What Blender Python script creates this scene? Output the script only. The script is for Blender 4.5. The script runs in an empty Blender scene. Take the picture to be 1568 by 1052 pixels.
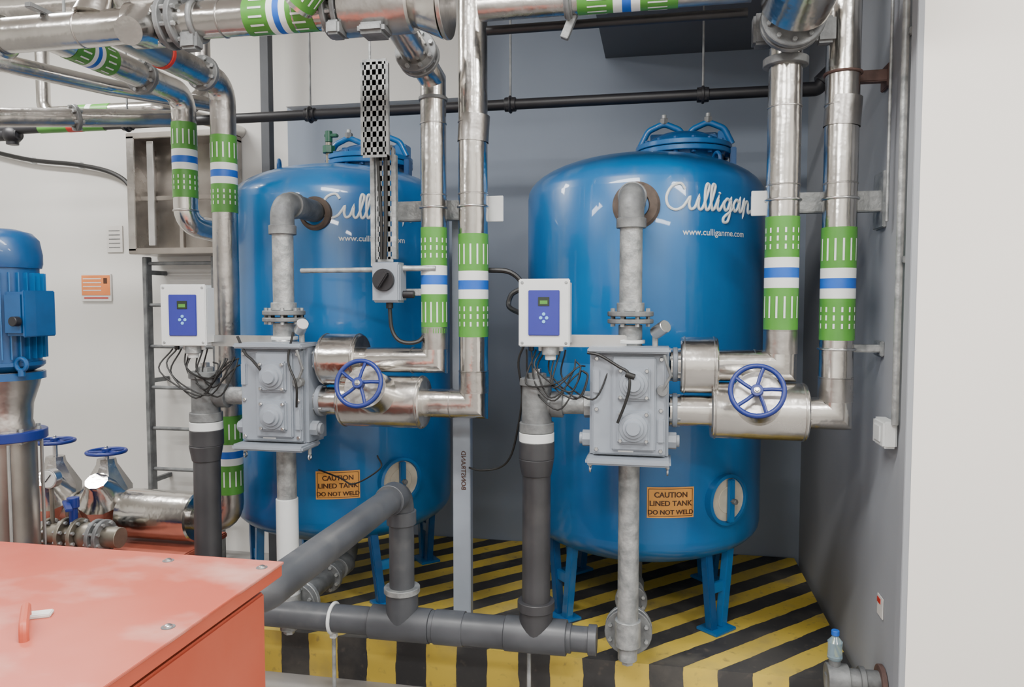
import bpy, bmesh, math, random
from mathutils import Vector as V, Matrix
random.seed(4)
pi=math.pi
# ------------------------------------------------------------------ materials
def mat(name,col,rough=.5,metal=0,var=.12,scale=6,col2=None,bump=0,bscale=20,coat=0,emit=0,stretch=(1,1,1),lo=.35,hi=.75,trans=0,rvar=0,dust=None,dlo=.55,dhi=.8,dscale=2.5,dstretch=(1,1,1)):
    m=bpy.data.materials.new(name); m.use_nodes=True
    nt=m.node_tree; b=nt.nodes['Principled BSDF']
    b.inputs['Roughness'].default_value=rough; b.inputs['Metallic'].default_value=metal
    b.inputs['Coat Weight'].default_value=coat
    if trans: b.inputs['Transmission Weight'].default_value=trans
    if emit:
        b.inputs['Emission Color'].default_value=(*col,1); b.inputs['Emission Strength'].default_value=emit
    tc=nt.nodes.new('ShaderNodeTexCoord')
    def noise(sc,st,det=6):
        mp=nt.nodes.new('ShaderNodeMapping'); mp.inputs['Scale'].default_value=st
        nt.links.new(tc.outputs['Object'],mp.inputs['Vector'])
        n=nt.nodes.new('ShaderNodeTexNoise'); n.inputs['Scale'].default_value=sc; n.inputs['Detail'].default_value=det
        nt.links.new(mp.outputs['Vector'],n.inputs['Vector']); return n.outputs['Fac']
    def ramp(src,a,bb,c1,c2):
        r=nt.nodes.new('ShaderNodeValToRGB'); r.color_ramp.elements[0].position=a; r.color_ramp.elements[1].position=bb
        r.color_ramp.elements[0].color=(*c1,1); r.color_ramp.elements[1].color=(*c2,1)
        nt.links.new(src,r.inputs['Fac']); return r.outputs['Color']
    c2=col2 if col2 else tuple(min(1,c*(1+var)) for c in col)
    c1=col if col2 else tuple(c*(1-var) for c in col)
    out=ramp(noise(scale,stretch),lo,hi,c1,c2)
    if dust:
        f=ramp(noise(dscale,dstretch,9),dlo,dhi,(0,0,0),(dust[3],)*3)
        mx=nt.nodes.new('ShaderNodeMix'); mx.data_type='RGBA'; nt.links.new(f,mx.inputs[0]); nt.links.new(out,mx.inputs[6]); mx.inputs[7].default_value=(*dust[:3],1)
        out=mx.outputs[2]
    nt.links.new(out,b.inputs['Base Color'])
    if rvar:
        nt.links.new(ramp(noise(4,(1,1,1)),.3,.7,(rough-rvar,)*3,(rough+rvar,)*3),b.inputs['Roughness'])
    if bump:
        bp=nt.nodes.new('ShaderNodeBump'); bp.inputs['Strength'].default_value=bump; bp.inputs['Distance'].default_value=.02
        nt.links.new(noise(bscale,(1,1,1),3),bp.inputs['Height']); nt.links.new(bp.outputs['Normal'],b.inputs['Normal'])
    return m
M={}
M['blue']=mat('tank_blue_paint',(.003,.10,.30),.32,0,.2,3,col2=(.005,.145,.38),coat=.3,stretch=(1,1,.25),bump=.05,bscale=5,dust=(.16,.24,.30,.45),dlo=.56,dhi=.85,dscale=5,dstretch=(1.5,1.5,.18))
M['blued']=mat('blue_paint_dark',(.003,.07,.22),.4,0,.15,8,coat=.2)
M['wheelblue']=mat('handwheel_blue',(.008,.022,.17),.4,0,.1,8)
M['clad']=mat('aluminium_cladding',(.63,.61,.58),.22,1,.14,5,bump=.2,bscale=11,rvar=.07)
M['clad2']=mat('aluminium_cladding_dull',(.47,.45,.43),.32,1,.2,7,bump=.24,bscale=13,rvar=.1)
M['galv']=mat('galvanized_steel',(.20,.215,.22),.5,.5,.2,22,col2=(.44,.45,.45),bump=.15,bscale=60,lo=.3,hi=.7)
M['steel']=mat('bright_steel',(.6,.6,.6),.28,1,.1,10)
M['grey']=mat('grey_valve_paint',(.25,.28,.325),.45,0,.08,6,coat=.1,dust=(.18,.18,.18,.5),dscale=8)
M['greyd']=mat('grey_iron_fitting',(.12,.125,.13),.55,.35,.2,14,col2=(.25,.26,.26),bump=.12,bscale=50)
M['pvc']=mat('grey_pvc',(.052,.056,.064),.4,0,.2,5,col2=(.09,.095,.105),dust=(.18,.18,.18,.5),dscale=7,rvar=.1)
M['pvcd']=mat('dark_pvc',(.028,.028,.031),.42,0,.2,5,col2=(.048,.048,.052),dust=(.12,.11,.105,.4),dscale=7)
M['black']=mat('black_painted_iron',(.013,.013,.016),.45,0,.2,10)
M['rubber']=mat('black_cable',(.01,.01,.01),.5)
M['green']=mat('label_green',(.07,.26,.035),.4,0,.1,10)
M['greenv']=mat('valve_handle_green',(.01,.09,.05),.4,0,.1,10)
M['lblue']=mat('label_blue',(.008,.10,.48),.45,0,.1,10)
M['white']=mat('white_vinyl',(.70,.73,.72),.45,0,.05,10)
M['plastic']=mat('white_plastic',(.64,.66,.66),.4,0,.04,10)
M['panel']=mat('controller_blue',(.03,.035,.27),.3,0,.05,10)
M['lcd']=mat('display_glass',(.02,.03,.02),.15)
M['icon']=mat('icon_lightblue',(.2,.5,.85),.4)
M['orange']=mat('caution_orange',(.80,.36,.07),.5,0,.1,8)
M['orange2']=mat('notice_orange',(.72,.22,.06),.5,0,.1,8)
M['ink']=mat('dark_ink',(.06,.02,.008),.5)
M['cream']=mat('cream_cover',(.55,.5,.40),.5,0,.15,15)
M['red']=mat('salmon_painted_steel',(.46,.085,.045),.45,0,.15,3,col2=(.52,.13,.08),lo=.4,hi=.8,dust=(.6,.42,.36,.5),dlo=.60,dhi=.76,dscale=3,dstretch=(1,.5,3))
M['reddust']=mat('dusty_salmon_lid',(.44,.085,.05),.40,0,.15,2.2,col2=(.50,.13,.09),lo=.4,hi=.74,dust=(.60,.38,.33,.75),dlo=.52,dhi=.76,dscale=3.2,dstretch=(1,1.6,1),rvar=.1)
M['redskid']=mat('red_floor_paint',(.36,.09,.055),.6,0,.2,6)
M['wallg']=mat('wall_shaded_blue_grey',(.235,.275,.34),.7,0,.05,1.5)  # back wall in shade, the shade put into this darker blue-grey
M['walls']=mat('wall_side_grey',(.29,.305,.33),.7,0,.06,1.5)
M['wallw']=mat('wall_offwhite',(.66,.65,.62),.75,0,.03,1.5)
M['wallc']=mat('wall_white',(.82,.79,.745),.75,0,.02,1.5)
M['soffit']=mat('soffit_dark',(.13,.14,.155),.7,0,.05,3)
M['floor']=mat('grey_epoxy_floor',(.26,.25,.24),.5,0,.15,3)
M['rust']=mat('rusty_plate',(.2,.09,.04),.8,0,.3,20,col2=(.35,.25,.1))
M['rustb']=mat('oxide_red_bracket',(.12,.07,.06),.7,0,.3,20)
M['rustring']=mat('rubber_gasket_brown',(.10,.075,.06),.8,0,.3,20)
M['brass']=mat('bronze_tarnished',(.26,.24,.20),.45,.8,.2,12)
M['paper']=mat('paper_white',(.65,.63,.6),.7)
M['duct']=mat('stainless_frame',(.38,.35,.32),.33,.9,.25,4,bump=.12,bscale=6)
M['redlab']=mat('label_red',(.5,.03,.02),.5)
M['bottle']=mat('clear_plastic',(.6,.8,.9),.15,trans=.8)
M['lamp']=mat('lamp_diffuser',(1,.98,.95),.5,emit=6)
M['postd']=mat('dark_grey_post',(.06,.065,.075),.6)
def stripes(name,diag):
    m=bpy.data.materials.new(name); m.use_nodes=True; nt=m.node_tree; b=nt.nodes['Principled BSDF']
    g=nt.nodes.new('ShaderNodeNewGeometry'); s=nt.nodes.new('ShaderNodeSeparateXYZ'); nt.links.new(g.outputs['Position'],s.inputs[0])
    def math_(op,a,bv):
        n=nt.nodes.new('ShaderNodeMath'); n.operation=op
        for i,x in enumerate((a,bv)):
            if isinstance(x,(int,float)): n.inputs[i].default_value=x
            else: nt.links.new(x,n.inputs[i])
        return n.outputs[0]
    x=s.outputs['X']
    if diag:
        x=math_('SUBTRACT',x,math_('SUBTRACT',s.outputs['Y'],3.25))
    nz=nt.nodes.new('ShaderNodeTexNoise'); nz.inputs['Scale'].default_value=9; nz.inputs['Detail'].default_value=5
    nt.links.new(g.outputs['Position'],nz.inputs['Vector'])
    x=math_('ADD',x,math_('MULTIPLY',nz.outputs['Fac'],.025))
    fr=math_('MODULO',math_('ADD',x,20.02),.29)
    st=math_('GREATER_THAN',fr,.145)
    mx=nt.nodes.new('ShaderNodeMix'); mx.data_type='RGBA'
    nt.links.new(st,mx.inputs[0]); mx.inputs[6].default_value=(.028,.028,.03,1); mx.inputs[7].default_value=(.62,.45,.06,1)
    last=mx.outputs[2]
    for sc,a,c,amt,col in ((5,.52,.78,.55,(.16,.145,.12,1)),(1.6,.45,.75,.25,(.22,.20,.17,1)),(24,.6,.72,.5,(.12,.10,.08,1))):
        n2=nt.nodes.new('ShaderNodeTexNoise'); n2.inputs['Scale'].default_value=sc; n2.inputs['Detail'].default_value=9
        nt.links.new(g.outputs['Position'],n2.inputs['Vector'])
        r=nt.nodes.new('ShaderNodeValToRGB'); r.color_ramp.elements[0].position=a; r.color_ramp.elements[1].position=c
        r.color_ramp.elements[0].color=(0,0,0,1); r.color_ramp.elements[1].color=(amt,amt,amt,1)
        nt.links.new(n2.outputs['Fac'],r.inputs['Fac'])
        m2=nt.nodes.new('ShaderNodeMix'); m2.data_type='RGBA'
        nt.links.new(r.outputs['Color'],m2.inputs[0]); nt.links.new(last,m2.inputs[6]); m2.inputs[7].default_value=col; last=m2.outputs[2]
    nt.links.new(last,b.inputs['Base Color']); b.inputs['Roughness'].default_value=.6
    return m
M['str_top']=stripes('hazard_paint_top',True); M['str_front']=stripes('hazard_paint_front',False)

# ------------------------------------------------------------------ mesh builder
def frame(d):
    d=d.normalized(); a=V((0,0,1)) if abs(d.z)<.9 else V((1,0,0))
    u=d.cross(a).normalized(); return u,u.cross(d).normalized()
class B:
    def __init__(s,name): s.name=name; s.v=[]; s.f=[]; s.m=[]; s.mats=[]
    def mi(s,k):
        if k not in s.mats: s.mats.append(k)
        return s.mats.index(k)
    def add(s,vs,fs,k):
        o=len(s.v); s.v+= [V(v) for v in vs]; i=s.mi(k)
        for f in fs: s.f.append([o+a for a in f]); s.m.append(i)
    def lathe(s,p,d,prof,k,n=32,caps=True,up=None):
        p=V(p); d=V(d).normalized(); u,w=frame(d); vs=[];fs=[]
        for h,r in prof:
            for j in range(n):
                a=2*pi*j/n; vs.append(p+d*h+(u*math.cos(a)+w*math.sin(a))*max(r,1e-4))
        for i in range(len(prof)-1):
            for j in range(n):
                k2=(j+1)%n; fs.append([i*n+j,i*n+k2,(i+1)*n+k2,(i+1)*n+j])
        if caps:
            fs.append(list(range(n))[::-1]); fs.append([(len(prof)-1)*n+j for j in range(n)])
        s.add(vs,fs,k)
    def cyl(s,p0,p1,r,k,r2=None,n=28,bev=.002):
        p0=V(p0);p1=V(p1); L=(p1-p0).length; r2=r if r2 is None else r2; b=min(bev,L*.2,r*.3,r2*.3)
        s.lathe(p0,p1-p0,[(0,r-b),(b,r),(L-b,r2),(L,r2-b)],k,n)
    def box(s,c,size,k,bev=.004,rot=None):
        bm=bmesh.new(); bmesh.ops.create_cube(bm,size=1)
        for v in bm.verts: v.co=V((v.co.x*size[0],v.co.y*size[1],v.co.z*size[2]))
        b=min(bev,min(size)*.3)
        if b>0: bmesh.ops.bevel(bm,geom=list(bm.edges),offset=b,segments=2,affect='EDGES')
        R=rot.to_matrix() if rot is not None else Matrix.Identity(3)
        bm.verts.index_update()
        s.add([R@v.co+V(c) for v in bm.verts],[[v.index for v in f.verts] for f in bm.faces],k); bm.free()
    def ball(s,c,r,k,sc=(1,1,1)):
        bm=bmesh.new(); bmesh.ops.create_uvsphere(bm,u_segments=20,v_segments=12,radius=r); bm.verts.index_update()
        s.add([V((v.co.x*sc[0],v.co.y*sc[1],v.co.z*sc[2]))+V(c) for v in bm.verts],[[v.index for v in f.verts] for f in bm.faces],k); bm.free()
    def tube(s,pts,r,k,fil=0,n=24,seg=6,closed=False):
        pts=[V(p) for p in pts]
        if fil>0:
            out=[pts[0]]
            for i in range(1,len(pts)-1):
                a=(pts[i-1]-pts[i]).normalized(); b=(pts[i+1]-pts[i]).normalized(); ang=a.angle(b)
                t=min(fil/math.tan(ang/2) if ang<3.1 else 0, .49*(pts[i-1]-pts[i]).length, .49*(pts[i+1]-pts[i]).length)
                if t<1e-5: out.append(pts[i]); continue
                R=t*math.tan(ang/2); c=pts[i]+(a+b).normalized()*(R/math.sin(ang/2))
                v0=pts[i]+a*t-c; v1=pts[i]+b*t-c; tot=v0.angle(v1); ax=v0.cross(v1).normalized()
                for j in range(seg+1): out.append(c+Matrix.Rotation(tot*j/seg,3,ax)@v0)
            out.append(pts[-1]); pts=out
        ds=[(pts[i+1]-pts[i]).normalized() for i in range(len(pts)-1)]
        u,w=frame(ds[0]); ring=[pts[0]+(u*math.cos(2*pi*j/n)+w*math.sin(2*pi*j/n))*r for j in range(n)]
        vs=list(ring); 
        for i in range(1,len(pts)):
            d=ds[i-1]; nn=(d+ds[i]).normalized() if i<len(ds) else d
            ring=[q+d*((pts[i]-q).dot(nn)/d.dot(nn)) for q in ring]; vs+=ring
        m=len(pts); fs=[]
        for i in range(m-1):
            for j in range(n):
                k2=(j+1)%n; fs.append([i*n+j,i*n+k2,(i+1)*n+k2,(i+1)*n+j])
        fs.append(list(range(n))[::-1]); fs.append([(m-1)*n+j for j in range(n)])
        s.add(vs,fs,k)
    def cable(s,pts,r,k='rubber',n=8):
        s.tube(catmull([V(p) for p in pts],6),r,k,n=n)
    def torus(s,c,d,R,r,k,n=36,m=12):
        c=V(c);u,w=frame(V(d)); d=V(d).normalized(); vs=[];fs=[]
        for i in range(n):
            a=2*pi*i/n; e=u*math.cos(a)+w*math.sin(a)
            for j in range(m):
                b=2*pi*j/m; vs.append(c+e*(R+r*math.cos(b))+d*(r*math.sin(b)))
        for i in range(n):
            for j in range(m): fs.append([i*m+j,((i+1)%n)*m+j,((i+1)%n)*m+(j+1)%m,i*m+(j+1)%m])
        s.add(vs,fs,k)
    def flange(s,p,d,R,t,k,nb=8,bk='galv',br=.009,rf=.82):
        p=V(p); d=V(d).normalized(); s.cyl(p-d*t/2,p+d*t/2,R,k,bev=.003); u,w=frame(d)
        for i in range(nb):
            a=2*pi*(i+.5)/nb; q=p+(u*math.cos(a)+w*math.sin(a))*R*rf
            s.cyl(q-d*(t/2+.012),q+d*(t/2+.012),br,bk,n=6,bev=0)
    def wheel(s,c,d,R,k='wheelblue'):
        c=V(c); d=V(d).normalized(); s.torus(c,d,R*.92,R*.095,k); s.cyl(c-d*.016,c+d*.018,R*.22,k)
        s.cyl(c-d*.03,c+d*.03,R*.08,'steel'); u,w=frame(d)
        for i in range(5):
            a=2*pi*i/5+.3; a2=a+.25
            s.tube([c+(u*math.cos(a)+w*math.sin(a))*R*.15,c+(u*math.cos(a+.18)+w*math.sin(a+.18))*R*.5,c+(u*math.cos(a2)+w*math.sin(a2))*R*.92],R*.07,k,n=8)
    def label(s,p0,p1,r,gl=3):
        p0=V(p0);p1=V(p1); L=p1-p0; seq=[('green',.36),('white',.09),('lblue',.09),('white',.09),('green',.37)]
        d=L.normalized(); u,w=frame(d); t=0
        for k,f in seq:
            a=p0+L*t; b=p0+L*(t+f); s.lathe(a,d,[(0,r+.0004),(0,r+.002),((b-a).length,r+.002),((b-a).length,r+.0004)],k,caps=False)
            if k=='green':
                h=(b-a).length; rr=r+.0034; nb=14
                for j in range(nb):
                    a0=2*pi*j/nb; a1=a0+.11
                    if t<.1: z0,z1=.28,.82
                    else: z0,z1=.2,.72
                    if (t<.1 and gl&1) or (t>.1 and gl&2): segs=[(z0,z1)]
                    else: segs=[(z0,z0+.12),(z0+.2,z0+.32),(z0+.4,z0+.52)]
                    for q0,q1 in segs:
                        e0=u*math.cos(a0)+w*math.sin(a0); e1=u*math.cos(a1)+w*math.sin(a1)
                        s.add([a+d*h*q0+e0*rr,a+d*h*q0+e1*rr,a+d*h*q1+e1*rr,a+d*h*q1+e0*rr],[[0,1,2,3]],'white')
            t+=f
    def text(s,txt,size,k,fn,align='CENTER'):
        cu=bpy.data.curves.new('t','FONT'); cu.body=txt; cu.size=size; cu.align_x=align; cu.offset=size*.012; cu.resolution_u=3
        ob=bpy.data.objects.new('t',cu); bpy.context.scene.collection.objects.link(ob)
        dg=bpy.context.evaluated_depsgraph_get(); me=bpy.data.meshes.new_from_object(ob.evaluated_get(dg))
        s.add([fn(v.co.x,v.co.y) for v in me.vertices],[list(p.vertices) for p in me.polygons],k)
        bpy.data.objects.remove(ob); bpy.data.curves.remove(cu); bpy.data.meshes.remove(me)
    def done(s,parent=None,ang=.6):
        mn=V([min(v[i] for v in s.v) for i in range(3)]); mx=V([max(v[i] for v in s.v) for i in range(3)])
        o=V(((mn.x+mx.x)/2,(mn.y+mx.y)/2,mn.z))
        me=bpy.data.meshes.new(s.name); me.from_pydata([v-o for v in s.v],[],s.f)
        for k in s.mats: me.materials.append(M[k])
        for p,i in zip(me.polygons,s.m): p.material_index=i; p.use_smooth=True
        bm=bmesh.new(); bm.from_mesh(me); bmesh.ops.recalc_face_normals(bm,faces=bm.faces)
        for e in bm.edges:
            if len(e.link_faces)==2 and e.calc_face_angle(0)>ang: e.smooth=False
        bm.to_mesh(me); bm.free()
        ob=bpy.data.objects.new(s.name,me); bpy.context.scene.collection.objects.link(ob)
        ob.location=o
        return ob
def catmull(p,n):
    out=[]; q=[p[0]*2-p[1]]+list(p)+[p[-1]*2-p[-2]]
    for i in range(1,len(q)-2):
        for j in range(n):
            t=j/n; a,b,c,d=q[i-1],q[i],q[i+1],q[i+2]
            out.append(.5*((2*b)+(c-a)*t+(2*a-5*b+4*c-d)*t*t+(3*b-a-3*c+d)*t**3))
    out.append(p[-1]); return out

# ------------------------------------------------------------------ room shell
def slab(name,x0,x1,y0,y1,z0,z1,k,bev=0):
    b=B(name); b.box(((x0+x1)/2,(y0+y1)/2,(z0+z1)/2),(x1-x0,y1-y0,z1-z0),k,bev); return b.done()
CE=4.0; F=-.035
slab('floor',-6.2,4.2,-3.2,5.0,F-.1,F,'floor')
slab('ceiling',-6.2,4.2,-3.2,5.0,CE,CE+.1,'wallw')
slab('wall_back',-2.5,1.0,4.82,4.95,F,CE,'wallg')  # shaded stretch of the back wall, shade painted by its colour
slab('wall_back_left',-6.0,-2.5,4.82,4.95,F,CE,'wallw')
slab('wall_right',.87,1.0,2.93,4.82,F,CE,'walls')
slab('wall_right_front',.87,4.0,2.80,2.93,F,CE,'wallc')
slab('wall_far_right',4.0,4.1,-3,2.93,F,CE,'wallc')
slab('wall_left',-6.1,-6.0,-3,4.95,F,CE,'wallw')
slab('wall_front',-6.0,4.0,-3.1,-3,F,CE,'wallw')
slab('lit_wall_patch',-2.46,-1.15,4.72,4.82,3.05,CE,'wallw')  # lighter lit patch of the upper wall, painted as an off-white slab
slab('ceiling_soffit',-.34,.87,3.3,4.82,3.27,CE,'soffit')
slab('steel_column',-2.52,-2.46,4.5,4.56,F,CE,'postd',.003)
slab('trim_1',.848,.87,2.798,2.86,F,CE,'walls',.002)
b=B('hazard_striped_plinth'); x0,x1,y0,y1,h=-2.1,.84,3.25,4.8,.17
b.add([(x0,y0,h),(x1,y0,h),(x1,y1,h),(x0,y1,h)],[[0,1,2,3]],'str_top')
b.add([(x0,y0,F),(x1,y0,F),(x1,y0,h),(x0,y0,h),(x0,y1,F),(x0,y1,h),(x1,y1,F),(x1,y1,h)],[[0,1,2,3],[4,0,3,5],[1,6,7,2],[6,4,5,7]],'str_front')
b.done()

# ------------------------------------------------------------------ tanks
STROKE=[[(0.78,0.8),(0.6,1.0),(0.25,0.87),(0.06,0.5),(0.13,0.15),(0.4,0.0),(0.68,0.1),(0.86,0.32),(0.98,0.48),(0.95,0.2),(1.03,0.03),(1.2,0.12),(1.35,0.48),(1.33,0.15),(1.42,0.02),(1.55,0.15),
 (1.75,0.7),(1.8,0.95),(1.7,1.0),(1.63,0.75),(1.62,0.3),(1.68,0.03),(1.82,0.12),(2.02,0.7),(2.07,0.95),(1.97,1.0),(1.9,0.75),(1.89,0.3),(1.95,0.03),(2.08,0.14),
 (2.22,0.46),(2.18,0.15),(2.27,0.02),(2.4,0.18),(2.55,0.4)],
 [(2.8,0.42),(2.66,0.48),(2.5,0.27),(2.57,0.05),(2.72,0.12),(2.86,0.46),(2.82,0),(2.7,-0.38),(2.5,-0.42),(2.5,-0.25),(2.8,-0.02),(3.0,0.15)],
 [(3.3,0.42),(3.16,0.47),(3.0,0.24),(3.09,0.03),(3.24,0.14),(3.38,0.46),(3.34,0.15),(3.42,0.02),(3.54,0.16),(3.64,0.46),(3.62,0.02),(3.69,0.32),(3.85,0.47),(3.93,0.35),(3.92,0.1),(4.0,0.02),(4.15,0.12)],
 [(2.27,0.66),(2.3,0.70)]]
def on_cyl(cx,cy,R,az0,z0):
    return lambda x,y:V((cx+R*math.sin(az0+x/R),cy-R*math.cos(az0+x/R),z0+y))
def tank(cx,cy,logo_az,sign_az,hh_az,manx,lug,inx,ring):
    R=.6; b=B('water_softener_tank')
    zb,zt=.65,2.28; prof=[]
    for i in range(1,13):
        a=pi/2*i/12; prof.append((zb-.2*math.cos(a),R*math.sin(a)))
    prof[-1]=(zb,R-.0015)
    prof+=[(zb+.004,R),(1.46,R),(1.462,R-.001),(1.466,R),(zt-.004,R)]
    for i in range(0,13):
        a=pi/2*i/13; prof.append((zt+.22*math.sin(a),R*math.cos(a) if i else R-.0015))
    prof.append((zt+.22,.02))
    b.lathe((cx,cy,0),(0,0,1),prof,'blue',n=96)
    mx,my=cx+manx,cy+.06
    b.cyl((mx,my,2.36),(mx,my,2.50),.2,'blue',n=48); b.flange((mx,my,2.51),(0,0,1),.245,.026,'blue',16,'blued',.012,.9)
    b.flange((mx,my,2.54),(0,0,1),.245,.026,'blue',16,'blued',.012,.9)
    b.lathe((mx,my,2.55),(0,0,1),[(0,.2),(.03,.18),(.06,.12),(.07,.04)],'blued',n=40)
    for sx in (-.1,.12):
        b.tube([(mx+sx-.12,my-.05,2.55),(mx+sx-.08,my-.05,2.63),(mx+sx,my-.05,2.665),(mx+sx+.08,my-.05,2.63),(mx+sx+.12,my-.05,2.55)],.016,'blue',fil=.05,n=12)
        b.cyl((mx+sx,my-.05,2.66),(mx+sx,my-.05,2.69),.022,'greyd',n=6); b.cyl((mx+sx,my-.05,2.69),(mx+sx,my-.05,2.71),.012,'galv',n=10)
    b.box((mx,my+.02,2.6),(.34,.03,.05),'blue'); b.box((mx+.2,my,2.57),(.06,.1,.1),'blue'); b.box((mx+.245,my-.05,2.47),(.03,.06,.12),'blued')
    if cx<-1:
        b.cyl((cx-.03,cy-.1,2.48),(cx-.03,cy-.1,2.62),.018,'brass'); b.cyl((cx-.03,cy-.1,2.56),(cx-.03,cy-.1,2.60),.035,'greenv',n=8); b.cyl((cx-.03,cy-.1,2.62),(cx-.03,cy-.1,2.68),.02,'greenv'); b.box((cx-.015,cy-.1,2.655),(.075,.03,.018),'greenv',.004)
    b.torus((cx+lug[0],cy+lug[1],lug[2]),(1,.4,0),.04,.009,'blued',n=20,m=8)
    for a in (-48,48,132,228):
        a=math.radians(a); er=V((math.sin(a),-math.cos(a),0)); et=V((math.cos(a),math.sin(a),0)); c=V((cx,cy,0))
        for sgn,bot in ((-1,.035),(1,.035)):
            p0=c+er*.5+et*sgn*.095+V((0,0,.66)); p1=c+er*.5+et*sgn*bot+V((0,0,.18))
            rot=(p0-p1).to_track_quat('Z','Y'); 
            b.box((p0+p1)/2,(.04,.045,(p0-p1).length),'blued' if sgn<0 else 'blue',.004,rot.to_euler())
        b.box(c+er*.5+V((0,0,.38)),(.13,.02,.05),'blue',.002,Matrix.Rotation(a,3,'Z').to_euler())
        b.box(c+er*.5+V((0,0,.178)),(.15,.12,.014),'blue',.002,Matrix.Rotation(a,3,'Z').to_euler())
    a=hh_az; er=V((math.sin(a),-math.cos(a),0)); p=V((cx,cy,.84))+er*(R-.03)
    b.lathe(p,er,[(0,.118),(.055,.118),(.058,.104),(.045,.102)],'blue',n=40)
    b.cyl(p+er*.0,p+er*.047,.1,'cream',n=40); b.cyl(p+er*.04,p+er*.052,.062,'cream',n=32)
    b.box(p+er*.066,(.03,.024,.2),'blue',.004,Matrix.Rotation(a,3,'Z').to_euler()); b.cyl(p+er*.06,p+er*.1,.013,'greyd',n=6)
    b.lathe((inx,cy-math.sqrt(R*R-(inx-cx)**2)-.004,2.175),(0,1,0),[(0,.055),(-.012,.06),(-.012,ring-.012),(.0,ring),(.06,ring)],'rustring',n=40,caps=False)
    sc=.115
    for st in STROKE:
        pts=catmull([V((x*sc,y*sc,0)) for x,y in st],5); f=on_cyl(cx,cy,R+.0005,logo_az,2.155)
        b.tube([f(q.x,q.y) for q in pts],.0066,'white',n=8)
    f=on_cyl(cx,cy,R+.0015,logo_az+.42,2.045); b.text('www.culliganme.com',.04,'white',f)
    b.done()
    s=B('caution_sign'); w,hg=.215,.14; f=on_cyl(cx,cy,R+.003,sign_az,.845); n=8; vs=[];fs=[]
    for i in range(n+1):
        x=-w/2+w*i/n; vs+=[f(x,-hg/2),f(x,hg/2)]
    for i in range(n): fs.append([2*i,2*i+2,2*i+3,2*i+1])
    s.add(vs,fs,'orange'); f2=on_cyl(cx,cy,R+.0045,sign_az,.845)
    for zz in (-.062,.062): s.tube([f2(-.1,zz),f2(0,zz),f2(.1,zz)],.0013,'ink',n=6)
    for xx in (-.1,.1): s.tube([f2(xx,-.062),f2(xx,.062)],.0013,'ink',n=6)
    for i,t in enumerate(('CAUTION','LINED TANK','DO NOT WELD')):
        fy=(lambda yy:(lambda x,y:f2(x,y+yy)))(.024-.039*i)
        for off in (0,.0012): s.text(t,.034 if i<2 else .0295,'ink',(lambda o:(lambda x,y:fy(x+o,y)+V((0,-o*.2,0))))(off))
    s.done()
T1=(-1.75,4.0); T2=(-.08,4.0)
tank(*T1,math.radians(14),math.radians(20),math.radians(50),.14,(-.22,-.3,2.455),-1.635,.082)
tank(*T2,math.radians(10),math.radians(14),math.radians(41),.2,(.35,-.2,2.43),-.10,.105)

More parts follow.
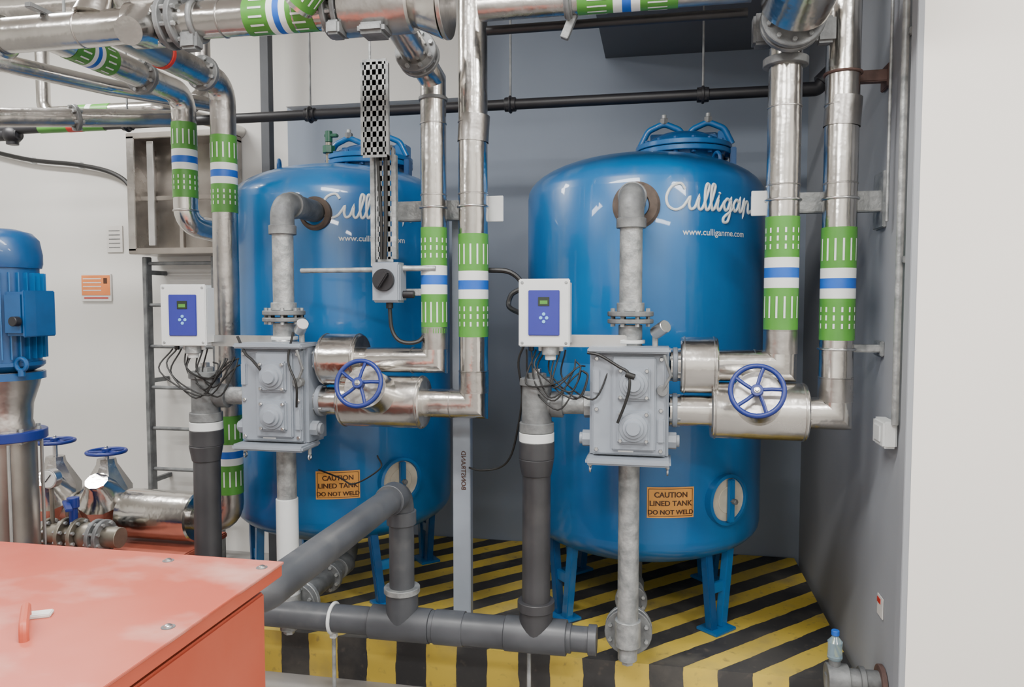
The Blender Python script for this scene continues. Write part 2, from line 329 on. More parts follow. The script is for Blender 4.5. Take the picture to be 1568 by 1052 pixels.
# ------------------------------------------------------------------ control valves with risers
def valve(cx,teeX):
    b=B('softener_control_valve'); z=1.345; yf=2.98; yc=3.09; px=cx
    b.box((cx,yc,z),(.31,.2,.44),'grey',.014); b.box((cx,yf-.004,z+.0),(.285,.02,.40),'grey',.01)
    b.box((cx,yf+.025,z-.222),(.33,.18,.026),'grey',.008); b.box((cx,yf+.04,z+.215),(.32,.18,.022),'grey',.008)
    b.box((cx+.02,yf-.02,z+.005),(.17,.02,.37),'grey',.008)
    for dz in (.085,-.085):
        b.box((cx+.02,yf-.035,z+dz),(.125,.025,.13),'grey',.012)
        b.lathe((cx+.02,yf-.045,z+dz),(0,-1,0),[(0,.056),(.01,.054),(.012,.042),(.022,.04),(.024,.03),(.034,.026)],'grey',n=32)
        for sx in (-.05,.05):
            for sz in (-.052,.052): b.cyl((cx+.02+sx,yf-.04,z+dz+sz),(cx+.02+sx,yf-.058,z+dz+sz),.008,'steel',n=6)
    for sx in (-.125,.125):
        for sz in (-.18,-.02,.18): b.cyl((cx+sx,yf,z+sz),(cx+sx,yf-.022,z+sz),.009,'steel',n=6)
    b.box((cx-.125,yf-.012,z+.09),(.03,.02,.1),'grey',.006); b.box((cx+.125,yf-.012,z-.1),(.03,.02,.1),'grey',.006)
    for sx in (-.17,.17):
        b.cyl((cx+sx*.85,yc-.05,z-.15),(cx+sx*1.1,yc-.05,z-.15),.034,'grey',n=8); b.cyl((cx+sx*1.05,yc-.05,z-.15),(cx+sx*1.17,yc-.05,z-.15),.024,'grey',n=20)
        b.cyl((cx+sx*.9,yf+.03,z-.22),(cx+sx*.9,yf+.03,z-.26),.008,'galv',n=8); b.torus((cx+sx*.9,yf+.03,z-.27),(1,0,0),.012,.004,'steel',n=14,m=6)
    b.box((cx-.01,yf-.016,z-.175),(.06,.005,.025),'plastic',.001)
    b.cyl((cx+.13,yf,z+.06),(cx+.13,yf-.035,z+.06),.022,'greyd',n=20); b.tube([(cx+.13,yf-.03,z+.06),(cx+.16,yf-.04,z+.12),(cx+.135,yf-.04,z+.2)],.006,'greyd',n=8)
    b.cyl((cx+.1,yc-.03,z+.22),(cx+.1,yc-.03,z+.27),.012,'galv',n=10); b.cyl((cx+.1,yc-.05,z+.28),(cx+.14,yc-.1,z+.31),.026,'steel',n=24)
    b.cyl((px,3.09,z+.21),(px,3.09,z+.31),.048,'galv'); b.cyl((px,3.09,z+.235),(px,3.09,z+.25),.06,'plastic'); 
    b.flange((px,3.09,z+.325),(0,0,1),.093,.018,'greyd',8); b.flange((px,3.09,z+.355),(0,0,1),.093,.02,'greyd',8)
    b.cyl((px,3.09,z+.36),(px,3.09,2.07),.046,'galv'); b.cyl((px,3.09,z+.365),(px,3.09,z+.40),.056,'galv')
    b.tube([(px,3.09,2.05),(px,3.09,2.185),(px,3.44,2.185)],.052,'greyd',fil=.065)
    b.cyl((px,3.09,2.045),(px,3.09,2.085),.060,'greyd'); b.cyl((px,3.17,2.185),(px,3.21,2.185),.060,'greyd')
    b.cyl((px+.0,3.09,z-.22),(px,3.09,z-.25),.056,'galv'); b.cyl((px,3.09,.36),(px,3.09,z-.24),.043,'galv')
    if cx<-1: b.cyl((px,3.09,.42),(px,3.09,z-.48),.049,'plastic')
    b.cyl((px,3.09,.43),(px,3.09,.32),.054,'galv'); b.cyl((px,3.09,.36),(px,3.09,.26),.04,'galv'); b.cyl((px,3.09,.27),(px,3.09,.24),.025,'galv',n=6)
    zf=.35
    b.flange((px,3.16,zf),(0,1,0),.1,.03,'greyd',8); b.flange((px,3.195,zf),(0,1,0),.1,.025,'galv',8)
    b.tube([(px,3.1,zf),(px,3.78,zf),(px,3.78,.52)],.045,'greyd',fil=.08)
    b.flange((px,3.5,zf),(0,1,0),.075,.03,'greyd',8)
    b.cyl((px,3.72,zf),(px,3.62,zf),.056,'greyd')
    b.cyl((cx-.15,3.09,1.325),(teeX+.06,3.07,1.325),.04,'galv'); b.cyl((cx-.155,3.09,1.325),(cx-.185,3.09,1.325),.055,'galv',n=8)
    b.cyl((teeX+.11,3.07,1.325),(teeX+.06,3.07,1.325),.054,'greyd')
    b.cyl((teeX,3.06,1.22),(teeX,3.06,1.43),.062,'greyd'); b.cyl((teeX,3.06,1.405),(teeX,3.06,1.435),.072,'greyd'); b.cyl((teeX+.02,3.07,1.325),(teeX+.1,3.07,1.325),.05,'greyd')
    b.cyl((teeX,3.06,1.21),(teeX,3.06,1.25),.072,'greyd'); b.cyl((teeX,3.06,1.43),(teeX,3.06,1.455),.04,'greyd',n=8); b.cyl((teeX,3.06,1.45),(teeX,3.06,1.475),.02,'steel',n=8)
    return b.done()
valve(-1.635,-2.01); valve(-.11,-.49)

# PVC drains
b=B('pvc_drain_manifold'); zm=.348
for x in (-2.01,-.49):
    b.cyl((x,3.06,1.208),(x,3.06,1.17),.073,'plastic'); b.cyl((x,3.06,1.17),(x,3.06,1.1),.074,'pvcd'); b.cyl((x,3.05,zm),(x,3.06,1.17),.059,'pvcd')
    b.cyl((x,3.055,1.1),(x,3.055,1.03),.074,'pvcd',r2=.062); b.cyl((x,3.05,.49),(x,3.05,zm),.07,'pvcd'); b.cyl((x,3.05,.50),(x,3.05,.46),.078,'pvcd')
b.cyl((-2.12,3.05,zm),(-.34,3.05,zm),.06,'pvc')
for a,c in ((-2.12,-1.9),(-1.22,-.95),(-.93,-.80),(-.62,-.36)): b.cyl((a,3.05,zm),(c,3.05,zm),.073,'pvc')
b.cyl((-.95,3.05,zm),(-.62,3.05,zm),.068,'pvc'); b.cyl((-.37,3.05,zm),(-.25,3.05,zm),.052,'pvc')
b.cyl((-.27,3.05,zm),(-.235,3.05,zm),.062,'pvc')
b.tube([(-1.08,3.05,zm+.03),(-1.08,3.05,.93),(-1.08,1.86,.93),(-1.7,1.86,.93),(-1.7,1.86,F)],.054,'pvc',fil=.075)
b.cyl((-1.08,3.05,zm),(-1.08,3.05,.50),.07,'pvc'); b.cyl((-1.08,3.05,.49),(-1.08,3.05,.515),.078,'galv')
b.cyl((-1.08,3.05,.85),(-1.08,3.05,.79),.064,'pvc'); b.cyl((-1.08,2.97,.93),(-1.08,2.9,.93),.064,'pvc')
b.torus((-1.4,3.05,zm),(1,0,0),.063,.008,'plastic'); b.box((-1.4,3.05,zm-.075),(.03,.03,.03),'plastic')
for x in (-1.4,-.52,-1.95): b.cyl((x,3.05,F),(x,3.05,.33),.009,'galv',n=10); b.cyl((x,3.05,F),(x,3.05,F+.01),.04,'galv')
b.done()

# ------------------------------------------------------------------ controllers
def controller(cx,cz,pipeX,yaw):
    b=B('softener_controller'); R=Matrix.Rotation(yaw,3,'Z'); c=V((cx,2.98,cz)); ro=R.to_euler()
    def P(x,y,z): return c+R@V((x,y,z))
    b.box(P(0,.03,0),(.2,.09,.265),'plastic',.012,ro); b.box(P(0,-.018,0),(.205,.014,.27),'plastic',.008,ro)
    b.box(P(0,-.028,.0),(.125,.008,.18),'panel',.006,ro); b.box(P(0,-.033,.045),(.045,.004,.035),'lcd',.001,ro)
    for dx,dz in ((0,-.005),(-.012,-.02),(.012,-.02),(0,-.035)): b.cyl(P(dx,-.03,dz),P(dx,-.035,dz),.007,'icon',n=14)
    b.box(P(0,-.034,.042),(.03,.003,.014),'green',0,ro)
    for sx in (-.088,.088):
        for sz in (-.12,.12): b.cyl(P(sx,-.02,sz),P(sx,-.028,sz),.006,'galv',n=10)
    for i,dx in enumerate((-.06,-.02,.02,.06)): b.cyl(P(dx,.03,-.13),P(dx,.03,-.155),.011,'plastic' if i%2 else 'black',n=8)
    b.cyl(P(.02,.02,-.13),P(.02,.02,-.17),.035,'galv'); b.cyl(P(.02,.02,-.165),P(.02,.02,-.19),.022,'plastic')
    b.box(V(((cx+.08+pipeX)/2,3.05,cz-.115)),(abs(pipeX-cx-.08),.012,.05),'steel',.002); b.torus((pipeX,3.09,cz-.115),(0,0,1),.052,.007,'steel')
    for i in range(9):
        sx=-.08+.02*i; p=P(sx,.03,-.15); e=V((cx+.12+random.random()*.14,3.0-random.random()*.03,1.47+random.random()*.05))
        m1=p+V((random.uniform(-.05,.04),random.uniform(-.05,.02),-.07-random.random()*.07)); m2=(p+e)/2+V((random.uniform(-.05,.05),-.04,-.1-random.random()*.1))
        b.cable([p,m1,m2,(m2+e)/2+V((.03,0,.03)),e],.0035)
    return b.done()
controller(-2.045,1.69,-1.635,.12); controller(-.445,1.705,-.11,0)
b=B('control_cable'); 
b.cable([(-.27,2.94,1.55),(-.22,2.93,1.54),(-.15,2.92,1.50),(-.11,2.91,1.475),(-.105,2.90,1.42),(-.12,2.905,1.36),(-.15,2.915,1.28)],.006); b.cyl((-.12,2.905,1.472),(-.085,2.905,1.46),.012,'rubber')
b.done()
b=B('control_cable'); b.cable([(-1.78,2.95,1.60),(-1.74,2.94,1.53),(-1.70,2.93,1.50),(-1.66,2.925,1.46)],.006)
b.cable([(-1.52,2.95,1.62),(-1.54,2.94,1.5),(-1.5,2.93,1.4),(-1.51,2.95,1.3)],.005)
b.done()
b=B('wire_drop'); b.cable([(-.53,3.0,1.58),(-.56,3.02,1.5),(-.55,3.05,1.36),(-.58,3.1,1.2),(-.62,3.15,1.08),(-.68,3.2,1.02),(-.77,3.22,1.0),(-.83,3.26,1.0)],.005)
b.done()
b=B('wire_drop'); b.cable([(-1.30,3.34,1.02),(-1.27,3.3,.97),(-1.4,3.3,.89),(-1.5,3.36,.90),(-1.62,3.38,.93)],.004)
b.done()
b=B('flexible_hose'); b.cable([(-.72,3.18,1.885),(-.64,3.18,1.88),(-.59,3.18,1.85),(-.575,3.18,1.81),(-.62,3.18,1.78),(-.63,3.17,1.73),(-.58,3.12,1.705),(-.54,3.05,1.70)],.011); b.done()

# ------------------------------------------------------------------ insulated vertical lines
def line(xa,xb,jx,capx,wheelc,boxR,ra,rb,ztop,zend):
    y=3.12; b=B('insulated_pipe_assembly')
    b.tube([(boxR,3.1,1.495),(xa,y,1.495),(xa,y,ztop),(xa,2.62,zend)],ra,'clad',n=36)
    b.tube([(boxR,3.1,1.31),(xb,y,1.31),(xb,y,3.14),(xb,2.5,3.2)],rb,'clad',n=36)
    for x,r,z1 in ((xa,ra,1.495),(xb,rb,1.31)):
        for zz in (z1+.14,2.2,2.5): b.cyl((x,y,zz),(x,y,zz+.006),r+.0025,'clad2')
        b.cyl((x-.1,y,z1),(x-.094,y,z1),r+.003,'clad2')
        b.lathe((x,y,z1+.05),(0,0,1),[(0,r+.002),(.09,r+.002)],'clad2',n=36,caps=False)
    b.lathe((xb,y,2.42),(.06,0,1),[(0,rb+.004),(.11,rb+.004)],'clad2',n=36,caps=False)
    b.label((xa,y,2.065 if ra<.06 else 2.08),(xa,y,1.615 if ra<.06 else 1.64),ra,2)
    b.label((xb,y,2.035),(xb,y,1.60),rb,1)
    r=.113
    for x0,x1,z in ((capx[0],capx[1],1.495),(jx[0],jx[1],1.315)):
        b.cyl((x0,3.1,z),(x1,3.1,z),r,'clad',n=44,bev=.006)
        for q in (x0+.012,x1-.018): b.cyl((q,3.1,z),(q+.006,3.1,z),r+.003,'clad2',n=44)
    p=V(((jx[0]*.5+jx[1]*.5),3.08,1.335)); w=V(wheelc); d=(w-p).normalized(); L=(w-p).length
    b.cyl(p,p+d*(L-.07),.088,'clad',r2=.084,n=40,bev=.004); b.cyl(p+d*(L-.075),p+d*(L-.068),.088,'clad2',n=40)
    b.cyl(p+d*(L-.09),p+d*(L+.02),.012,'steel'); b.wheel(w,d,.1)
    b.flange((boxR+.02,3.1,1.495),(1,0,0),.07,.02,'grey',6); b.flange((boxR+.02,3.1,1.31),(1,0,0),.07,.02,'grey',6)
    return b
b=line(-.948,-.774,(-1.36,-.985),(-1.45,-1.27),(-1.165,2.8,1.425),-1.485,.055,.062,2.69,2.78)
b.flange((-.948,2.93,2.725),(0,1,-.16),.085,.02,'greyd',8); b.flange((-.948,2.89,2.733),(0,1,-.16),.085,.02,'greyd',8)
b.cyl((-.948,3.12,2.60),(-.948,3.12,2.615),.062,'greyd')
b.done()
b=line(.476,.686,(.21,.575),(.09,.235),(.352,2.8,1.43),.05,.063,.063,2.78,2.84)
for yy in (3.0,2.95): b.flange((.476,yy,2.79),(0,1,-.12),.115,.025,'greyd',10)
b.cyl((.476,2.92,2.82),(.515,2.58,2.96),.125,'clad',r2=.135,n=48,bev=.006); b.torus((.515,2.58,2.96),(.039,-.34,.14),.128,.008,'steel',n=48)
b.cyl((.515,2.58,2.96),(.53,2.4,3.03),.07,'clad')
b.cyl((.476,3.12,2.66),(.476,3.12,2.69),.085,'greyd'); b.box((.40,3.12,2.80),(.1,.08,.12),'greyd',.01); b.box((.62,3.10,2.78),(.08,.06,.1),'greyd',.01)
b.done()

# overhead header, left
H=(2.6,2.8)
b=B('overhead_insulated_header')
b.tube([(-3.6,H[0],H[1]),(-.95,H[0],H[1])],.066,'clad',n=36)
for x in (-3.0,-2.55,-2.2,-1.6,-1.3): b.cyl((x,*H),(x+.008,*H),.069,'clad2')
b.label((-1.49,*H),(-1.22,*H),.066,3)
for x0,x1 in ((-1.98,-1.84),(-2.75,-2.55)): b.cyl((x0,*H),(x1,*H),.085,'clad',n=40,bev=.008)
b.lathe((-1.91,H[0],H[1]),(.1,-.5,-.25),[(.05,.08),(.13,.055),(.18,.05)],'clad',n=32)
b.lathe((-2.15,H[0],H[1]),(.1,.1,.9),[(.05,.08),(.13,.055),(.28,.05)],'clad',n=32)
for x in (-1.82,-1.775): b.flange((x,*H),(1,0,0),.098,.02,'greyd',8)
b.box((-1.72,2.58,2.72),(.07,.06,.07),'greyd',.01); b.torus((-1.70,*H),(1,0,0),.072,.01,'greyd')
for x in (-1.17,-1.13): b.flange((x,*H),(1,0,0),.10,.018,'greyd',8)
b.cyl((-1.12,*H),(-.86,*H),.098,'clad2',n=44,bev=.008); b.box((-1.13,2.55,2.71),(.05,.08,.05),'greyd',.008); b.box((-.99,2.56,2.70),(.1,.1,.04),'greyd',.012)
b.cyl((-.90,*H),(-.75,H[0],H[1]-.01),.06,'clad',r2=.115,n=44); b.cyl((-.75,H[0],H[1]-.01),(-.735,H[0],H[1]-.01),.118,'clad2',n=44)
b.tube([(-1.25,2.5,2.78),(-1.02,2.42,2.98)],.055,'clad'); b.label((-1.24,2.495,2.79),(-1.05,2.43,2.955),.055)
for x in (-1.22,-.83,-1.70,-2.35): b.cyl((x,2.68,2.87),(x,2.68,CE),.006,'galv',n=8); b.box((x,2.6,2.87),(.03,.2,.02),'greyd',.003)
b.tube([(-2.394,2.6,2.808),(-2.394,3.51,2.808),(-2.394,3.51,2.15),(-2.25,3.85,2.10)],.06,'clad',fil=.09)
b.label((-2.394,2.74,2.808),(-2.394,2.98,2.808),.06); b.label((-2.394,3.51,2.66),(-2.394,3.51,2.28),.06,1)
b.cyl((-2.394,3.51,2.22),(-2.394,3.51,2.21),.064,'clad2')
b.tube([(-2.08,2.6,2.80),(-2.08,3.36,2.80),(-2.08,3.36,.66),(-2.72,3.4,.655)],.06,'clad2',fil=.09)
b.label((-2.08,3.36,2.55),(-2.08,3.36,2.18),.06,1); b.label((-2.08,3.36,1.19),(-2.08,3.36,.80),.06)
b.cyl((-2.28,3.39,.658),(-2.69,3.4,.655),.125,'clad',n=44,bev=.008); b.cyl((-2.45,3.4,.658),(-2.46,3.4,.655),.128,'clad2',n=44)
for x in (-2.08,-2.394): b.flange((x,3.2,2.805),(0,1,0),.08,.025,'greyd',8)
b.cyl((-2.08,2.9,2.80),(-2.08,2.92,2.80),.064,'redlab')
b.tube([(-4.2,3.0,3.1),(-2.3,3.0,3.1),(-1.9,2.6,2.9)],.075,'clad')
b.tube([(-3.3,2.5,2.50),(-2.85,3.3,2.66),(-2.6,3.75,2.75),(-2.6,4.0,2.95),(-2.6,4.0,3.3)],.045,'clad2',fil=.06)
b.tube([(-3.0,2.4,2.78),(-2.66,3.3,2.80),(-2.5,3.9,2.86)],.04,'clad',fil=.06)
b.flange((-2.85,3.3,2.66),(.25,.45,.09),.065,.02,'greyd',6)
b.done()
b=B('overhead_supply_pipe')
b.tube([(-.69,2.9,2.885),(.32,2.9,2.885)],.05,'clad2',n=32); b.label((-.31,2.9,2.885),(.06,2.9,2.885),.05,3)
b.tube([(-.69,3.02,2.84),(.32,3.02,2.84)],.018,'black',n=16); b.cyl((-.36,2.9,2.885),(-.33,2.9,2.885),.062,'greyd')
b.box((-.345,2.92,2.80),(.03,.03,.1),'greyd',.002,Matrix.Rotation(.4,3,'Y').to_euler()); b.cyl((-.345,2.9,2.93),(-.345,2.9,CE),.006,'galv',n=8)
b.torus((-.345,2.9,2.885),(1,0,0),.063,.008,'greyd')
b.done()
b=B('black_sprinkler_pipe'); z=2.80
b.cyl((-4.1,4.0,z),(.70,4.0,z),.028,'black',n=24)
for x in (-3.1,-1.934,-.786,.212,.6):
    b.cyl((x-.03,4.0,z),(x+.03,4.0,z),.037,'black'); b.flange((x,4.0,z),(1,0,0),.045,.014,'black',4,'black',.006)
for x in (-3.1,-1.934,-.786,): b.cyl((x,4.0,z+.03),(x,4.0,CE),.006,'greyd',n=8); b.torus((x,4.0,z),(1,0,0),.042,.005,'black')
b.cyl((.212,4.0,z+.03),(.212,4.0,3.27),.006,'greyd',n=8)
b.tube([(.69,4.0,z),(.76,4.0,z),(.855,4.0,z+.1)],.035,'black',fil=.03); b.cyl((.78,4,z+.02),(.84,4,z+.08),.05,'black')
b.cyl((-3.9,4.0,z-.09),(-3.9,4.0,z+.06),.035,'black'); b.ball((-3.9,4,z-.03),.055,'black'); b.cyl((-4.1,4,z-.03),(-3.85,4,z-.03),.035,'black')
b.cyl((-3.7,4.0,z),(-3.25,4.0,z),.031,'green'); b.cyl((-3.5,4.0,z),(-3.4,4.0,z),.032,'redlab')
b.done()
b=B('small_labelled_pipe')
b.tube([(-3.78,4.12,3.95),(-3.78,4.12,2.92),(-3.0,4.12,2.92),(-2.85,4.5,2.92),(-2.85,4.81,2.92)],.04,'clad',fil=.07)
b.cyl((-3.55,4.12,2.92),(-3.3,4.12,2.92),.042,'green'); b.cyl((-3.46,4.12,2.92),(-3.42,4.12,2.92),.0435,'white')
b.done()

# ------------------------------------------------------------------ supports
b=B('steel_pipe_support')
b.box((-.875,3.315,1.18),(.082,.05,2.0),'grey',.003); b.box((-.875,3.33,.178),(.17,.13,.014),'rust',.002)
b.box((-.915,3.235,2.15),(.47,.06,.085),'galv',.004); b.box((-.70,3.2,2.15),(.08,.01,.11),'plastic',.002)
for x,r in ((-.948,.055),(-.774,.062)): b.torus((x,3.12,2.15),(0,0,1),r+.003,.005,'steel'); 
b.text('BONSTRAND',.03,'ink',lambda x,y:V((-.875+y,3.288,.98+x)))
b.done()
b=B('pipe_bracket')
b.box((.615,3.225,2.145),(.49,.06,.08),'galv',.004); b.box((.862,3.24,2.15),(.014,.14,.22),'galv',.003); b.box((.40,3.19,2.145),(.07,.01,.1),'plastic',.002)
for x in (.476,.686): b.torus((x,3.12,2.145),(0,0,1),.067,.005,'steel')
b.done()
b=B('pipe_bracket')
b.box((.80,3.18,1.565),(.13,.04,.03),'galv',.004); b.box((.862,3.2,1.565),(.014,.1,.06),'galv',.003); b.torus((.686,3.12,1.565),(0,0,1),.067,.005,'steel')
b.done()
b=B('pipe_bracket')
b.box((.80,3.18,2.62),(.13,.04,.045),'rustb',.004); b.box((.862,3.2,2.62),(.014,.1,.09),'rustb',.003); b.torus((.686,3.12,2.62),(0,0,1),.067,.005,'rustb')
b.done()

# cable tray + isolator
b=B('perforated_cable_tray'); x0,y0=-1.165,3.0
def perf(b,xc,y,z0,z1,w):
    cols=4; rows=int((z1-z0)/.042); 
    for i in range(cols+1):
        x=xc-w/2+w*i/cols; b.box((x,y,(z0+z1)/2),(w*.16,.003,z1-z0),'galv',0)
    for r in range(rows+1): b.box((xc,y,z0+(z1-z0)*r/rows),(w,.003,.022),'galv',0)
    for sx in (-1,1): b.box((xc+sx*w/2,y+.015,(z0+z1)/2),(.004,.035,z1-z0),'galv',0)
perf(b,x0,y0,2.36,2.74,.105)
b.box((x0,y0+.02,2.55),(.1,.004,.38),'postd',0)
b.tube([(x0-.03,y0+.03,2.72),(x0-.03,y0+.03,CE)],.006,'galv',n=8)
perf(b,x0+.02,3.06,1.93,2.4,.07); b.box((x0+.06,3.07,2.15),(.02,.03,.44),'galv',.002); b.box((x0-.035,3.07,2.15),(.02,.03,.5),'galv',.002)
b.cable([(x0+.03,3.03,2.74),(x0+.035,3.03,2.4),(x0+.03,3.04,2.1),(x0+.02,3.05,1.93)],.009); b.cable([(x0+.01,3.03,2.74),(x0+.0,3.03,2.4),(x0+.01,3.04,2.1),(x0+.005,3.05,1.93)],.007)
b.done()
b=B('rotary_isolator_switch'); c=V((-1.125,3.05,1.83))
b.box(c,(.125,.09,.17),'grey',.01); b.box(c+V((0,-.04,0)),(.118,.02,.16),'grey',.008)
b.cyl(c+V((-.005,-.05,.01)),c+V((-.005,-.066,.01)),.047,'black'); b.box(c+V((-.005,-.075,.01)),(.022,.03,.075),'black',.005,Matrix.Rotation(.6,3,'Y').to_euler())
b.cyl(c+V((.06,0,-.05)),c+V((.11,0,-.05)),.016,'black'); b.cyl(c+V((.06,0,.06)),c+V((.2,.02,.06)),.012,'galv')
b.cyl(c+V((-.42,.03,.055)),c+V((-.06,.0,.055)),.011,'galv'); b.cyl(c+V((0,0,-.085)),c+V((0,0,-.11)),.015,'black')
b.cable([c+V((0,0,-.1)),c+V((.01,0,-.2)),c+V((.05,0,-.25)),c+V((.12,.02,-.25)),c+V((.15,.06,-.2))],.009)
b.box(c+V((.13,.06,-.04)),(.2,.02,.03),'galv',.003)
b.done()

# ------------------------------------------------------------------ left: pump and valves
b=B('vertical_multistage_pump'); px,py=-2.74,2.73
b.lathe((px,py,1.45),(0,0,1),[(0,.10),(.02,.14),(.03,.15),(.045,.15),(.046,.138),(.44,.138),(.441,.147),(.46,.152),(.50,.152),(.56,.142),(.59,.115),(.605,.06)],'blued',n=48)
for i in range(30):
    a=2*pi*i/30; e=V((math.cos(a),math.sin(a),0)); b.box(V((px,py,1.69))+e*.145,(.03,.004,.36),'blue',0,Matrix.Rotation(a,3,'Z').to_euler())
b.box((px+.17,py-.05,1.70),(.10,.15,.18),'blued',.012); b.box((px+.225,py-.05,1.70),(.015,.16,.19),'blued',.004); b.cyl((px+.2,py-.13,1.67),(px+.2,py-.16,1.67),.02,'black')
b.torus((px+.16,py-.08,1.49),(0,1,0),.025,.009,'blued',n=18,m=8); b.cyl((px+.16,py-.08,1.44),(px+.16,py-.08,1.47),.014,'blued')
b.lathe((px,py,1.19),(0,0,1),[(0,.10),(.02,.105),(.05,.095),(.12,.10),(.2,.125),(.262,.14)],'clad2',n=40)
b.lathe((px,py,1.42),(0,0,1),[(0,.15),(.03,.15),(.031,.12)],'blued',n=40)
b.lathe((px,py,.60),(0,0,1),[(0,.13),(.03,.13),(.031,.108),(.55,.108),(.551,.13),(.58,.13),(.6,.115)],'duct',n=40)
b.flange((px,py,1.18),(0,0,1),.15,.04,'wheelblue',8)
for i in range(4):
    a=pi/4+i*pi/2; b.cyl((px+.122*math.cos(a),py+.122*math.sin(a),.6),(px+.122*math.cos(a),py+.122*math.sin(a),1.2),.007,'steel',n=8)
b.box((px,py,.565),(.3,.26,.08),'blued',.015); b.box((px,py,.528),(.36,.3,.02),'blued',.005)
b.flange((px+.2,py,.62),(1,0,0),.08,.03,'wheelblue',6); b.cyl((px+.1,py,.62),(px+.3,py,.62),.05,'brass')
b.done()
b=B('pump_plinth'); b.box((-2.78,3.02,.23),(1.0,1.14,.53),'redskid',.01); b.box((-2.78,3.02,.5),(1.04,1.18,.03),'redskid',.006); b.done()
def insvalve(x,y,wz):
    b=B('insulated_gate_valve')
    b.cyl((x-.13,y,.66),(x+.13,y,.66),.085,'clad2',n=36,bev=.006); b.lathe((x,y,.66),(.15,-.5,.75),[(0,.12),(.1,.125),(.2,.06),(.22,.055)],'clad',n=10); b.lathe((x,y,.68),(0,0,1),[(0,.12),(.1,.12),(.22,.05),(.25,.045)],'clad2',n=8)
    b.cyl((x,y,.9),(x,y,wz+.02),.012,'steel'); b.wheel((x,y,wz),(0,0,1),.1)
    for sx in (-.135,.135): b.flange((x+sx,y,.66),(1,0,0),.09,.02,'brass',8)
    b.cyl((x-.03,y,.517),(x-.03,y,.6),.02,'galv')
    return b.done()
insvalve(-3.14,3.42,1.01); insvalve(-2.83,3.42,.965)
b=B('pressure_gauge'); b.cyl((-2.93,3.16,.60),(-2.93,3.16,.83),.01,'brass'); b.cyl((-2.93,3.18,.88),(-2.93,3.14,.88),.048,'steel'); b.cyl((-2.93,3.141,.88),(-2.93,3.137,.88),.041,'white')
b.box((-2.925,3.134,.885),(.004,.002,.05),'black',0,Matrix.Rotation(.7,3,'Y').to_euler()); b.flange((-2.95,3.16,.605),(1,0,0),.075,.02,'brass',8)
b.cyl((-3.15,3.16,.605),(-2.55,3.16,.605),.05,'brass')
for x,k in ((-2.85,'brass'),(-2.78,'brass'),(-2.68,'greyd'),(-2.64,'greyd')): b.flange((x,3.16,.605),(1,0,0),.083,.02,k,8)
b.ball((-2.73,3.16,.605),.065,'brass',(1,1,1))
b.cyl((-2.81,3.16,.62),(-2.81,3.16,.76),.02,'wheelblue'); b.box((-2.79,3.1,.765),(.03,.2,.014),'wheelblue',.003,Matrix.Rotation(.8,3,'Z').to_euler()); b.cyl((-2.81,3.16,.74),(-2.81,3.16,.79),.028,'wheelblue')
b.cyl((-2.95,3.16,.517),(-2.95,3.16,.56),.03,'galv')
b.done()

# back-left
b=B('stainless_duct_hatch'); xa,xb,za,zb=-3.5,-2.87,2.09,2.86
b.box(((xa+xb)/2,4.79,(za+zb)/2),(xb-xa,.05,zb-za),'duct',.004)
for x in (xa,xb): b.box((x,4.67,(za+zb)/2),(.06,.28,zb-za),'clad2',.004)
for z in (za,zb): b.box(((xa+xb)/2,4.67,z),(xb-xa+.06,.28,.04),'duct',.004)
b.box(((xa+xb)/2+.02,4.6,2.48),(.03,.03,.74),'duct',.003); b.box(((xa+xb)/2,4.6,2.45),(xb-xa,.02,.03),'duct',.003); b.box((xa+.12,4.58,2.48),(.05,.02,.7),'steel',.003)
b.done()
b=B('service_ladder')
for x in (-3.46,-2.94): b.box((x,4.62,1.01),(.035,.06,2.09),'greyd',.004)
for i in range(7): b.cyl((-3.46,4.62,.3+i*.285),(-2.94,4.62,.3+i*.285),.013,'greyd',n=10)
for z in (.5,1.2,1.95):
    for x in (-3.46,-2.94): b.box((x,4.72,z),(.03,.19,.03),'greyd',.002)
b.done()
b=B('safety_notice'); b.box((-4.02,4.81,1.85),(.25,.012,.2),'paper',.002); b.box((-4.02,4.803,1.868),(.235,.003,.145),'orange2',0)
for i in range(4): b.box((-4.05,4.801,1.915-.028*i),(.15,.002,.007),'paper',0)
b.box((-4.02,4.803,1.776),(.2,.003,.01),'redlab',0); b.box((-3.94,4.801,1.9),(.03,.002,.04),'ink',0); b.done()
b=B('safety_notice'); b.box((-3.86,4.813,2.20),(.13,.008,.19),'paper',.001)
for i in range(5): b.box((-3.86,4.808,2.26-.03*i),(.09,.002,.006),'greyd',0)
b.done()
b=B('electrical_cable'); b.cable([(-4.9,4.77,2.87),(-4.5,4.77,2.78),(-4.1,4.77,2.73),(-3.82,4.77,2.66),(-3.68,4.77,2.54),(-3.64,4.77,2.28)],.016); b.box((-3.64,4.785,2.25),(.07,.05,.08),'greyd',.006)
for x,z in ((-4.5,2.78),(-4.1,2.73)): b.box((x,4.79,z),(.02,.04,.05),'plastic',.003)
b.done()
b=B('safety_notice'); b.box((-.80,4.813,.62),(.13,.008,.2),'wallg',.001); b.box((-.80,4.807,.62),(.11,.003,.18),'greyd',0); b.done()

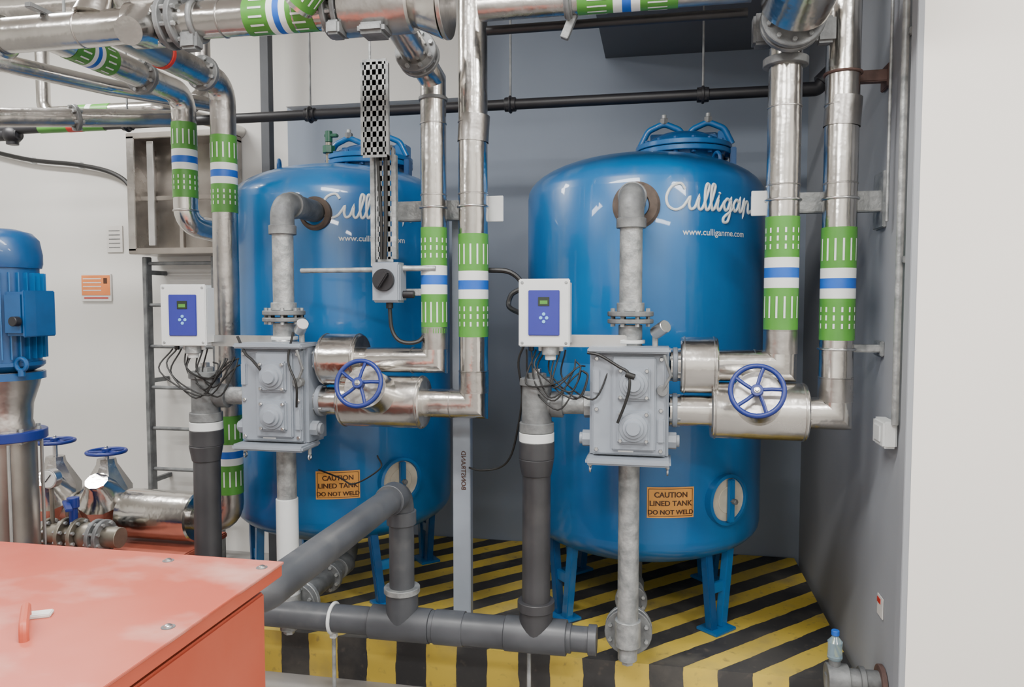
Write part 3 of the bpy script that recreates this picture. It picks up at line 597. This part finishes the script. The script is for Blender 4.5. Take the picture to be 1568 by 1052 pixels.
# right wall fittings
b=B('electrical_conduit'); b.cyl((.850,2.93,1.3),(.850,2.93,CE),.012,'galv'); b.cyl((.84,3.06,2.05),(.84,3.06,CE),.006,'galv')
for z in (1.9,2.7,3.4): b.box((.862,2.93,z),(.012,.05,.025),'galv',.002)
b.box((.84,3.01,1.26),(.05,.14,.10),'plastic',.008); b.box((.813,3.01,1.26),(.008,.08,.06),'plastic',.003); b.done()
b=B('drain_hose_valve')
b.cyl((.868,3.04,.28),(.85,3.04,.28),.07,'rustb'); b.cyl((.855,3.04,.28),(.70,3.04,.28),.045,'greyd'); b.cyl((.74,3.04,.28),(.66,3.04,.28),.06,'greyd'); b.cyl((.80,3.04,.28),(.78,3.04,.28),.056,'greyd')
b.cyl((.69,3.04,F),(.69,3.04,.3),.036,'greyd'); b.cyl((.69,3.04,F),(.69,3.04,.0),.05,'greyd')
b.cyl((.69,3.04,.30),(.69,3.04,.36),.022,'greyd'); b.done()
b=B('plastic_bottle'); b.lathe((.69,3.04,.36),(0,0,1),[(0,.024),(.005,.028),(.05,.026),(.07,.028),(.09,.012),(.1,.012)],'bottle',n=20); b.cyl((.69,3.04,.455),(.69,3.04,.475),.015,'lblue'); b.done()
b=B('hazard_sticker'); b.box((.866,3.1,.56),(.004,.07,.08),'paper',0); b.box((.863,3.11,.58),(.003,.04,.02),'redlab',0); b.done()

# ------------------------------------------------------------------ red cabinet
b=B('red_equipment_cabinet'); X1,Y1,Z=-.927,1.73,1.09; X0,Y0=-2.25,.55
b.box(((X0+X1)/2,(Y0+Y1)/2,Z-.003),(X1-X0,Y1-Y0,.006),'reddust',.001)
b.box(((X0+X1)/2,(Y0+Y1)/2,Z-.02),(X1-X0-.006,Y1-Y0-.006,.034),'red',.003)
b.box(((X0+X1)/2-.01,(Y0+Y1)/2,Z-.043),(X1-X0-.05,Y1-Y0-.05,.014),'postd',.001)
b.box(((X0+X1)/2,(Y0+Y1)/2,(Z-.05+F)/2+.02),(X1-X0-.07,Y1-Y0-.07,Z-.09),'red',.005)
b.box(((X0+X1)/2,(Y0+Y1)/2,F+.03),(X1-X0-.1,Y1-Y0-.1,.06),'postd',.005)
for x,y in ((-1.22,1.68),(-.97,1.33),(-.96,1.68)): 
    b.lathe((x,y,Z),(0,0,1),[(0,.014),(.001,.014)],'greyd',n=20); b.lathe((x,y,Z),(0,0,1),[(0,.009),(.004,.008),(.006,.005)],'steel',n=16)
b.tube([(-1.205,1.22,Z),(-1.205,1.22,Z+.03),(-1.285,1.31,Z+.03),(-1.285,1.31,Z)],.009,'red',fil=.015,n=10)
b.box((-1.27,1.325,Z+.004),(.05,.03,.008),'paper',.002,Matrix.Rotation(.5,3,'Z').to_euler())
b.done()

# ------------------------------------------------------------------ lamps
def lamp(x,y,e,sx=1.4,z=3.93,sy=.32):
    b=B('fluorescent_ceiling_lamp'); b.box((x,y,z+.03),(sx,sy,.07),'plastic',.01); b.box((x,y,z-.008),(sx-.06,sy-.06,.01),'lamp',.002); b.done()
    l=bpy.data.lights.new('lamp_light','AREA'); l.shape='RECTANGLE'; l.size=sx; l.size_y=sy; l.energy=e; l.color=(1,.985,.96)
    o=bpy.data.objects.new('lamp_light',l); o.location=(x,y,z-.02); bpy.context.scene.collection.objects.link(o)
lamp(-.9,1.3,120); lamp(-3.9,3.2,115); lamp(2.2,.8,130); lamp(-3.6,.3,85); lamp(-.6,-1.2,130); lamp(1.8,-1.6,95)
w=bpy.data.worlds.new('world'); bpy.context.scene.world=w; w.use_nodes=True
w.node_tree.nodes['Background'].inputs[0].default_value=(.8,.85,.9,1); w.node_tree.nodes['Background'].inputs[1].default_value=.3

# ------------------------------------------------------------------ camera
cam=bpy.data.cameras.new('camera'); cam.sensor_width=36; cam.lens=26.4; cam.clip_start=.05
co=bpy.data.objects.new('camera',cam); co.location=(0,0,1.75); co.rotation_euler=(math.radians(90-3.2),0,math.radians(11))
bpy.context.scene.collection.objects.link(co); bpy.context.scene.camera=co
